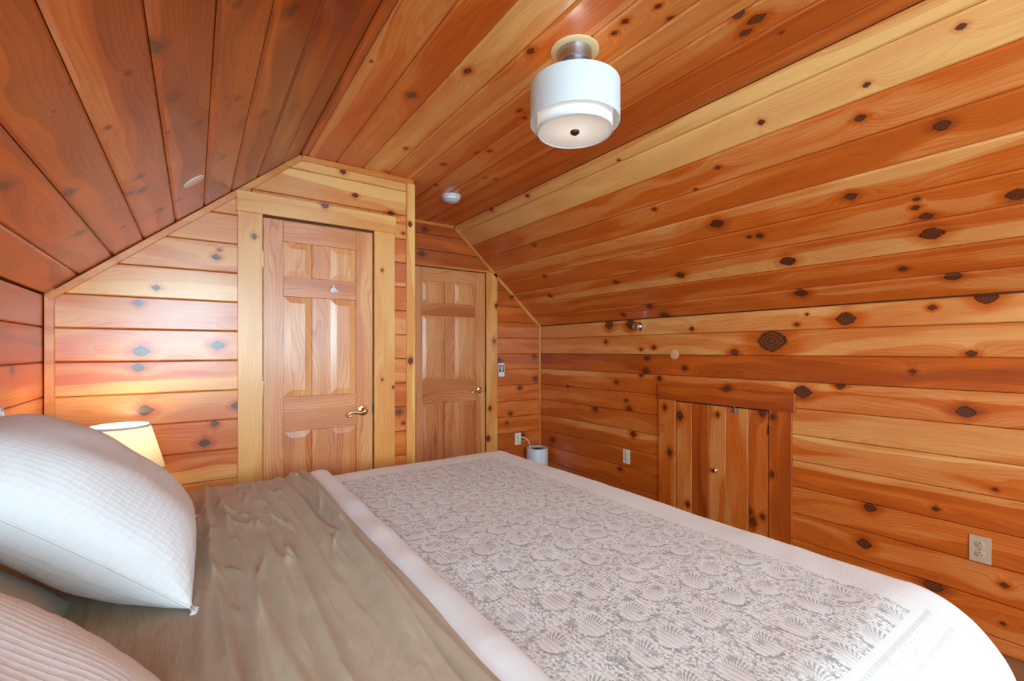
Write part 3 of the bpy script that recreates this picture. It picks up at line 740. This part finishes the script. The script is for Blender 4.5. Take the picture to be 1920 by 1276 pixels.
# printed quilt
def quilt_mat():
    b = NB('printed_quilt')
    uv = b.n('UVMap', uv_map='UVMap').outputs[0]
    warp = b.n('TexNoise', {'Vector': uv, 'Scale': 9.0, 'Detail': 1.0}).outputs[1]
    uw = b.vm('ADD', uv, b.vm('MULTIPLY', b.vm('SUBTRACT', warp, (.5, .5, .5)), (.03, .03, 0)))
    x, y, _ = b.sep(uv)
    def cells(scale, rnd, off):
        vo = b.n('TexVoronoi', {'Vector': b.vm('ADD', uw, (off, off * .7, 0)), 'Scale': scale, 'Randomness': rnd}, voronoi_dimensions='2D')
        rel = b.vm('SUBTRACT', b.vm('ADD', uw, (off, off * .7, 0)), vo.outputs['Position'])
        rx, ry, _ = b.sep(rel)
        return rx, ry, vo.outputs['Color']
    ink = None
    def add(m):
        nonlocal ink
        ink = m if ink is None else b.ma('MAXIMUM', ink, m)
    # background foliage: short curled leaf strokes
    n1 = b.n('TexNoise', {'Vector': uv, 'Scale': 88.0, 'Detail': 1.5, 'Roughness': .55, 'Distortion': 1.8}).outputs[0]
    leaf = b.ss(n1, .545, .58)
    n2 = b.n('TexNoise', {'Vector': b.vm('ADD', uv, (7, 3, 0)), 'Scale': 42.0, 'Detail': 1.0, 'Distortion': 1.2}).outputs[0]
    vine = b.ss(b.ma('ABSOLUTE', b.ma('SUBTRACT', n2, .5)), .008, .016, 1, 0)
    bgm = b.ma('MULTIPLY', b.ma('MAXIMUM', leaf, b.ma('MULTIPLY', vine, .8)), .9)
    # large feathered flowers
    rx, ry, rc = cells(8.6, .30, 0.0)
    # tilt
    a = b.ma('ADD', b.ma('MULTIPLY', rx, .80), b.ma('MULTIPLY', ry, .60)); c = b.ma('SUBTRACT', b.ma('MULTIPLY', ry, .80), b.ma('MULTIPLY', rx, .60))
    d = b.ma('SQRT', b.ma('ADD', b.ma('MULTIPLY', b.ma('MULTIPLY', a, a), .45), b.ma('MULTIPLY', c, c)))
    ang = b.ma('ARCTAN2', c, b.ma('ADD', a, .030))
    st = b.ma('ABSOLUTE', b.ma('SINE', b.ma('ADD', b.ma('MULTIPLY', ang, 23.0), b.ma('MULTIPLY', d, 130.0))))
    feath = b.ma('MULTIPLY', b.ss(st, .5, .85), b.ss(d, .019, .028, 1, 0))
    shade = b.ss(a, -.03, .035, .2, 1.0)
    hole = b.ss(d, .025, .034, .12, 1.0)
    bgm = b.ma('MULTIPLY', bgm, hole)
    add(bgm); add(b.ma('MULTIPLY', feath, shade))
    # crescent leaf beside each flower
    d2 = b.ma('SQRT', b.ma('ADD', b.ma('MULTIPLY', b.ma('ADD', a, .006), b.ma('ADD', a, .006)), b.ma('MULTIPLY', c, c)))
    cres = b.ma('MULTIPLY', b.ma('MULTIPLY', b.ss(d2, .036, .038), b.ss(d2, .043, .045, 1, 0)), b.ss(a, -.015, -.022))
    add(b.ma('MULTIPLY', cres, b.ss(n1, .40, .46)))
    # daisies
    for sc, off, rad, k in ((11.0, 3.37, .014, 8.0), (17.0, 8.11, .008, 5.0)):
        rx, ry, rc = cells(sc, .6, off)
        dd = b.ma('SQRT', b.ma('ADD', b.ma('MULTIPLY', rx, rx), b.ma('MULTIPLY', ry, ry)))
        an = b.ma('ARCTAN2', ry, rx)
        pet = b.ma('ADD', .68, b.ma('MULTIPLY', b.ma('SINE', b.ma('MULTIPLY', an, k)), .32))
        fl_ = b.ss(b.ma('DIVIDE', dd, b.ma('MULTIPLY', pet, rad)), .85, 1.0, 1, 0)
        add(b.ma('MULTIPLY', fl_, .85))
    # printed field limits and border bands
    fld = b.ma('MULTIPLY', b.ss(x, 1.364, 1.368, 1, 0), b.ma('MULTIPLY', b.ss(y, .346, .350), b.ss(y, 2.16, 2.164, 1, 0)))
    def band(t, lo, hi, e=.0015): return b.ma('MULTIPLY', b.ss(t, lo - e, lo + e), b.ss(t, hi - e, hi + e, 1, 0))
    n3 = b.n('TexNoise', {'Vector': uv, 'Scale': 75.0, 'Detail': 1.0, 'Distortion': 1.5}).outputs[0]
    lace = b.ss(b.ma('ABSOLUTE', b.ma('SUBTRACT', n3, .5)), .02, .05, .55, 0)
    def braid(lo):
        m = b.ma('MAXIMUM', b.ma('MULTIPLY', band(y, lo, lo + .010), .38), b.ma('MULTIPLY', band(y, lo + .044, lo + .054), .38))
        return b.ma('MAXIMUM', m, b.ma('MULTIPLY', band(y, lo + .010, lo + .044), b.ma('MULTIPLY', lace, .7)))
    brd = b.ma('MULTIPLY', b.ma('MAXIMUM', braid(.278), braid(.118)), b.ss(x, 1.412, 1.416, 1, 0))
    brd2 = b.ma('MULTIPLY', b.ma('MAXIMUM', braid(.118), 0), b.ss(x, 1.0, 1.01))
    inkf = b.ma('ADD', b.ma('MULTIPLY', ink, fld), b.ma('MAXIMUM', brd, brd2), clamp=True)
    dust = b.noise(uv, 22.0, 3.0)
    colr = b.mix(b.ma('MULTIPLY', inkf, b.ss(dust, .2, .7, .62, .9)), (0.82, 0.805, 0.785), (0.25, 0.245, 0.22))
    # running stitches: fine ridges
    w1 = b.ma('SINE', b.ma('MULTIPLY', b.ma('ADD', x, b.ma('MULTIPLY', b.noise(uv, 30.0, 1.0), .006)), 520.0))
    st2 = b.noise(b.xyz(b.ma('MULTIPLY', x, 140.0), b.ma('MULTIPLY', y, 38.0)), 1.0, 2.0)
    h = b.ma('ADD', b.ma('MULTIPLY', w1, .35), st2)
    b.bsdf(colr, .92, b.bump(h, .55, .003), **{'Sheen Weight': .15})
    return b.m
QM = quilt_mat()
def qlift(x, y):
    return .004 * mn.noise(V((x * 3, y * 3, 1.7))) + .0025 * mn.noise(V((x * 11, y * 11, 4.0))) + .004
quilt = tag(empty('quilt', (.95, 1.3, ZT)), 'ivory quilt with grey floral print covering the foot of the bed', 'quilt')
qx = lin(.39, XE - .02, 70) + lin(XE, XE + .12, 14) + lin(XE + .15, XE + .36, 8)
qy = lin(.10, .41, 34) + lin(.43, 2.26, 100) + lin(2.275, 2.36, 10) + lin(2.39, 2.66, 9)
cloth('quilt_top', qx, qy, qlift, QM, quilt)
WHITEC = NB('white_cotton'); _c = WHITEC.n('TexCoord').outputs['Object']; _f = WHITEC.noise(_c, 14.0, 4.0)
WHITEC.bsdf(WHITEC.mix(_f, (.86, .86, .88), (.90, .90, .91)), .9, WHITEC.bump(_f, .25, .01), **{'Sheen Weight': .1}); WHITEC = WHITEC.m
# turned-back white edge: a soft flattened roll
bm = bmesh.new(); uvl = bm.loops.layers.uv.new('UVMap')
ysb = lin(.05, 2.60, 150); rows = []
for y in ysb:
    w = .050 + .004 * mn.noise(V((y * 3, 0, 8))); xc = .474 + .004 * mn.noise(V((y * 4, 3, 1))) + .010 * (y - 1.3) / 1.3
    hh = .034 + .005 * mn.noise(V((y * 6, 5, 2)))
    rows.append([bm.verts.new(drape(xc + w * math.cos(a), y, .004 + hh * max(0, math.sin(a)) ** .7)) for a in [math.pi * k / 12 for k in range(13)]])
for a, c in zip(rows, rows[1:]):
    for k in range(12): bm.faces.new((a[k], a[k + 1], c[k + 1], c[k]))
from_bm('turned_back_edge', bm, WHITEC, quilt, True)

# olive blanket
OL = NB('olive_linen'); _u = OL.n('UVMap', uv_map='UVMap').outputs[0]
_n = OL.noise(_u, 16.0, 4.0, .6); _fw = OL.noise(_u, 420.0, 2.0)
_wr = OL.noise(OL.vm('MULTIPLY', _u, (38, 7, 1)), 1.0, 3.0, .55, 1.0)
OL.bsdf(OL.mix(_n, (.45, .345, .235), (.55, .43, .30)), .95, OL.bump(OL.ma('ADD', OL.ma('MULTIPLY', _fw, .12), _wr), .75, .007), **{'Sheen Weight': .12}); OL = OL.m
rb_ = random.Random(21)
LONG = [(rb_.uniform(-.30, .40), rb_.uniform(-.06, .03), rb_.uniform(.007, .018), rb_.uniform(.008, .022), rb_.uniform(.3, 2.1), rb_.uniform(.5, 1.1), rb_.uniform(0, 50)) for _ in range(22)]
LONG += [(.405, .0, .009, .018, 1.3, 3.0, 3.1), (.372, .006, .009, .016, 1.2, 2.5, 9.4), (.335, .012, .011, .013, 1.0, 1.2, 14.0)]
SHORT = [(rb_.uniform(-.25, .42), rb_.uniform(1.1, 2.35), rb_.uniform(-.5, .25), rb_.uniform(.005, .009), rb_.uniform(.02, .08), rb_.uniform(.005, .012)) for _ in range(80)]
def olift(x, y):
    h = .022 + .008 * mn.noise(V((x * 2.5, y * 2.2, 9))) + .002 * mn.noise(V((x * 20, y * 9, 2.2)))
    for x0, sl_, w, A, yc, ln, sd_ in LONG:
        e = (y - yc) / ln
        if abs(e) > 2: continue
        dx = x - (x0 + sl_ * (y - 1.3) + .028 * mn.noise(V((y * 1.5, sd_, 0))))
        if -4 * w < dx < 2.5 * w:
            h += A * math.exp(-(dx / (w if dx > 0 else w * 1.6)) ** 2 - e * e)
    for x0, y0, a, w, ln, A in SHORT:
        dy = y - y0
        if abs(dy) > 2.2 * ln: continue
        dx = x - x0 - a * dy
        if abs(dx) < 3 * w: h += A * math.exp(-(dx / w) ** 2 - (dy / ln) ** 2)
    h += .012 * math.exp(-((x - .42) / .03) ** 2)
    if x < .04: h = .008 + (h - .008) * max(.15, 1 - (.04 - x) * 6)
    return max(.007, h)
ox = lin(-.485, .30, 190) + lin(.305, .437, 44)
oy = lin(.0, .32, 20) + lin(.33, 2.28, 260) + lin(2.29, 2.40, 16) + lin(2.42, 2.72, 16)
blanket = tag(cloth('blanket', ox, oy, olift, OL), 'wrinkled olive brown linen blanket over the head half of the bed', 'blanket')

# pillows
def pillow(name, center, up, side, nrm, hw, hh, th, mat, label, group=None, seed=0.0, tassels=True, fold=0.0):
    up, side, nrm = V(up).normalized(), V(side).normalized(), V(nrm).normalized()
    P = tag(empty(name, V(center) - up * hh), label, 'pillow', group)
    N = 44; bm = bmesh.new(); uvl = bm.loops.layers.uv.new('UVMap')
    def pt(a, c, sg):
        ea = 1 - .075 * (1 - c * c) ** 1.0 if False else 1
        x = a * hw * (1 - .10 * (1 - a * a * 0) * (1 - c * c) * abs(a) ** 3 * 0 - .07 * (1 - c ** 2) * a * a)
        z = c * hh * (1 - .07 * (1 - a ** 2) * c * c)
        f = max(0, (1 - abs(a) ** 2.6)) ** .52 * max(0, (1 - abs(c) ** 2.6)) ** .52
        wv = 1 + .10 * mn.noise(V((a * 2 + seed, c * 2, sg * 3))) 
        # puckers fanning out of the corners and seams
        ed = max(abs(a), abs(c)); pk = .006 * math.sin((a - c) * 30 + seed) * max(0, ed - .55) * f
        return V(center) + side * x + up * z + nrm * (sg * (th * f * wv + pk))
    co = [math.sin(math.pi / 2 * (2 * i / N - 1)) * .6 + (2 * i / N - 1) * .4 for i in range(N + 1)]
    grids = []
    edge = {}
    for sg in (1, -1):
        g = []
        for i, a in enumerate(co):
            r = []
            for j, c in enumerate(co):
                if i in (0, N) or j in (0, N):
                    if (i, j) not in edge: edge[(i, j)] = bm.verts.new(pt(a, c, 0))
                    r.append(edge[(i, j)])
                else: r.append(bm.verts.new(pt(a, c, sg)))
            g.append(r)
        for i in range(N):
            for j in range(N):
                f = bm.faces.new((g[i][j], g[i + 1][j], g[i + 1][j + 1], g[i][j + 1]))
                for lp, (m, n) in zip(f.loops, ((i, j), (i + 1, j), (i + 1, j + 1), (i, j + 1))): lp[uvl].uv = (co[m] * hw, co[n] * hh)
    from_bm('cushion', bm, mat, P, True)
    bm = bmesh.new()
    per = [pt(c, -1, 0) for c in co] + [pt(1, c, 0) for c in co[1:]] + [pt(c, 1, 0) for c in reversed(co[:-1])] + [pt(-1, c, 0) for c in reversed(co[:-1])]
    bm_tube(bm, per, .0028, 6); from_bm('seam', bm, mat, P, True)
    if tassels:
        rnd = random.Random(int(seed * 10) + 3)
        for a, c in ((-1, -1), (1, -1), (1, 1), (-1, 1)):
            o = pt(a, c, 0); out = (side * a + up * c).normalized()
            bm = bmesh.new()
            for k in range(46):
                dv = (out + V((rnd.uniform(-.6, .6), rnd.uniform(-.6, .6), rnd.uniform(-.35, .6)))).normalized()
                if o.z < ZT + .06: dv.z = max(dv.z, -.05)
                bm_tube(bm, [o - out * .014, o + dv * .012, o + (dv + V((rnd.uniform(-.3, .3), rnd.uniform(-.3, .3), 0))) .normalized() * .024], [.002, .0017, .0012], 4)
            from_bm('tassel', bm, mat, P, True)
    return P
PW = NB('white_gauze'); _u = PW.n('UVMap', uv_map='UVMap').outputs[0]; _x, _y, _z = PW.sep(_u)
_d = PW.ma('MULTIPLY', PW.ma('SUBTRACT', PW.noise(_u, 9.0, 2.0), .5), .010)
_l1 = PW.ma('ABSOLUTE', PW.ma('SINE', PW.ma('MULTIPLY', PW.ma('ADD', _x, _d), math.pi / .014)))
_l2 = PW.ma('ABSOLUTE', PW.ma('SINE', PW.ma('MULTIPLY', PW.ma('ADD', _y, _d), math.pi / .020)))
_h = PW.ma('ADD', PW.ma('POWER', _l2, .5), PW.ma('MULTIPLY', PW.ma('POWER', _l1, .5), .55))
_h = PW.ma('ADD', _h, PW.ma('MULTIPLY', PW.noise(_u, 40.0, 3.0), .8))
PW.bsdf(PW.mix(PW.noise(_u, 5.0, 2.0), (.84, .835, .84), (.89, .885, .885)), .92, PW.bump(_h, .32, .003), **{'Sheen Weight': .1}); PW = PW.m
eu = V((-.43, 0, .37)).normalized(); en = V((eu.z, 0, -eu.x))
pillow('pillow', (-.228, 1.572, .931), eu, (0, 1, 0), en, .335, .295, .13, PW, 'white quilted square pillow nearer the closet wall with tasselled corners', 'white pillows at the head of the bed', 1.3)
pillow('pillow', (-.252, .635, .912), eu, (0, 1, 0), en, .335, .29, .12, PW, 'white quilted square pillow farther from the closet wall, cut off by the photo edge', 'white pillows at the head of the bed', 4.1)
pillow('olive_pillow', (-.372, 1.11, .835), V((-.30, 0, .26)), (0, 1, 0), V((.26, 0, .30)), .36, .175, .066, OL, 'olive linen pillow tucked behind the two white pillows', None, 2.2, tassels=False)

# ------------------------------------------------------------------ nightstand and lamp behind the pillow
NX, NY = -.27, 2.60
NSW = plain('dark_nightstand', (.16, .08, .04), .4, var=.2)
ns_ = tag(empty('nightstand', (NX, NY, 0)), 'small dark nightstand between the bed and the closet wall', 'nightstand')
box('top', (NX - .22, NY - .17, .56), (NX + .22, NY + .17, .585), NSW, ns_, .003)
box('case', (NX - .20, NY - .155, .36), (NX + .20, NY + .155, .56), NSW, ns_)
dr = box('drawer', (NX + .20, NY - .14, .38), (NX + .212, NY + .14, .545), NSW, ns_, .002)
lathe('knob', [(0, 0), (.006, 0), (.006, .012), (.013, .02), (.010, .027), (0, .028)], BRASS, dr, (NX + .212, NY, .462), (1, 0, 0), 16)
for a in (-1, 1):
    for c in (-1, 1): box('leg', (NX + a * .18 - .017, NY + c * .135 - .017, 0), (NX + a * .18 + .017, NY + c * .135 + .017, .36), NSW, ns_)
BX, BY = -.262, 2.56
bl = tag(empty('bedside_lamp', (BX, BY, .585)), 'lit bedside lamp with a cream tapered shade behind the white pillow', 'table lamp')
lathe('lamp_base', [(0, .585), (.065, .585), (.065, .597), (.030, .605), (.022, .63), (.045, .67), (.05, .71), (.03, .75), (.012, .77), (.012, .84), (0, .84)], plain('ceramic_white', (.7, .7, .68), .3), bl, (BX, BY, 0), (0, 0, 1), 32)
CRM = NB('cream_shade'); _c = CRM.n('TexCoord').outputs['Object']; _f = CRM.noise(_c, 200.0, 2.0)
_tr = CRM.n('BsdfTranslucent', {'Color': (.95, .90, .78, 1)}); _df = CRM.n('BsdfDiffuse', {'Color': CRM.mix(_f, (.84, .78, .64), (.90, .85, .72))})
_mx = CRM.n('MixShader', {0: .45}); CRM.t.links.new(_df.outputs[0], _mx.inputs[1]); CRM.t.links.new(_tr.outputs[0], _mx.inputs[2])
_o = CRM.n('OutputMaterial'); CRM.t.links.new(_mx.outputs[0], _o.inputs[0]); CRM = CRM.m
lsh = lathe('lamp_shade', [(.155, .80), (.104, .99), (.102, .99), (.153, .80), (.155, .80)], CRM, bl, (BX, BY, 0), (0, 0, 1), 48)
lathe('shade_rim', [(.1055, .982), (.105, .992), (.100, .992), (.1005, .982), (.1055, .982)], plain('rim_tape', (.72, .68, .66), .8), lsh, (BX, BY, 0), (0, 0, 1), 48)
BULB = NB('lit_bulb'); BULB.bsdf((1, 1, 1), .5, **{'Emission Color': (1, .84, .60, 1), 'Emission Strength': 9.0}); BULB = BULB.m
lathe('bulb', [(0, .835), (.014, .84), (.016, .86), (.028, .89), (.030, .91), (.022, .935), (0, .945)], BULB, bl, (BX, BY, 0), (0, 0, 1), 20)
pl = bpy.data.lights.new('bulb_light', 'POINT'); pl.energy = 1.6; pl.color = (1, .78, .50); pl.shadow_soft_size = .03
po = bpy.data.objects.new('bulb_light', pl); po.location = (BX, BY, .96); COL.objects.link(po); po.parent = bl; po.matrix_parent_inverse = bl.matrix_basis.inverted()
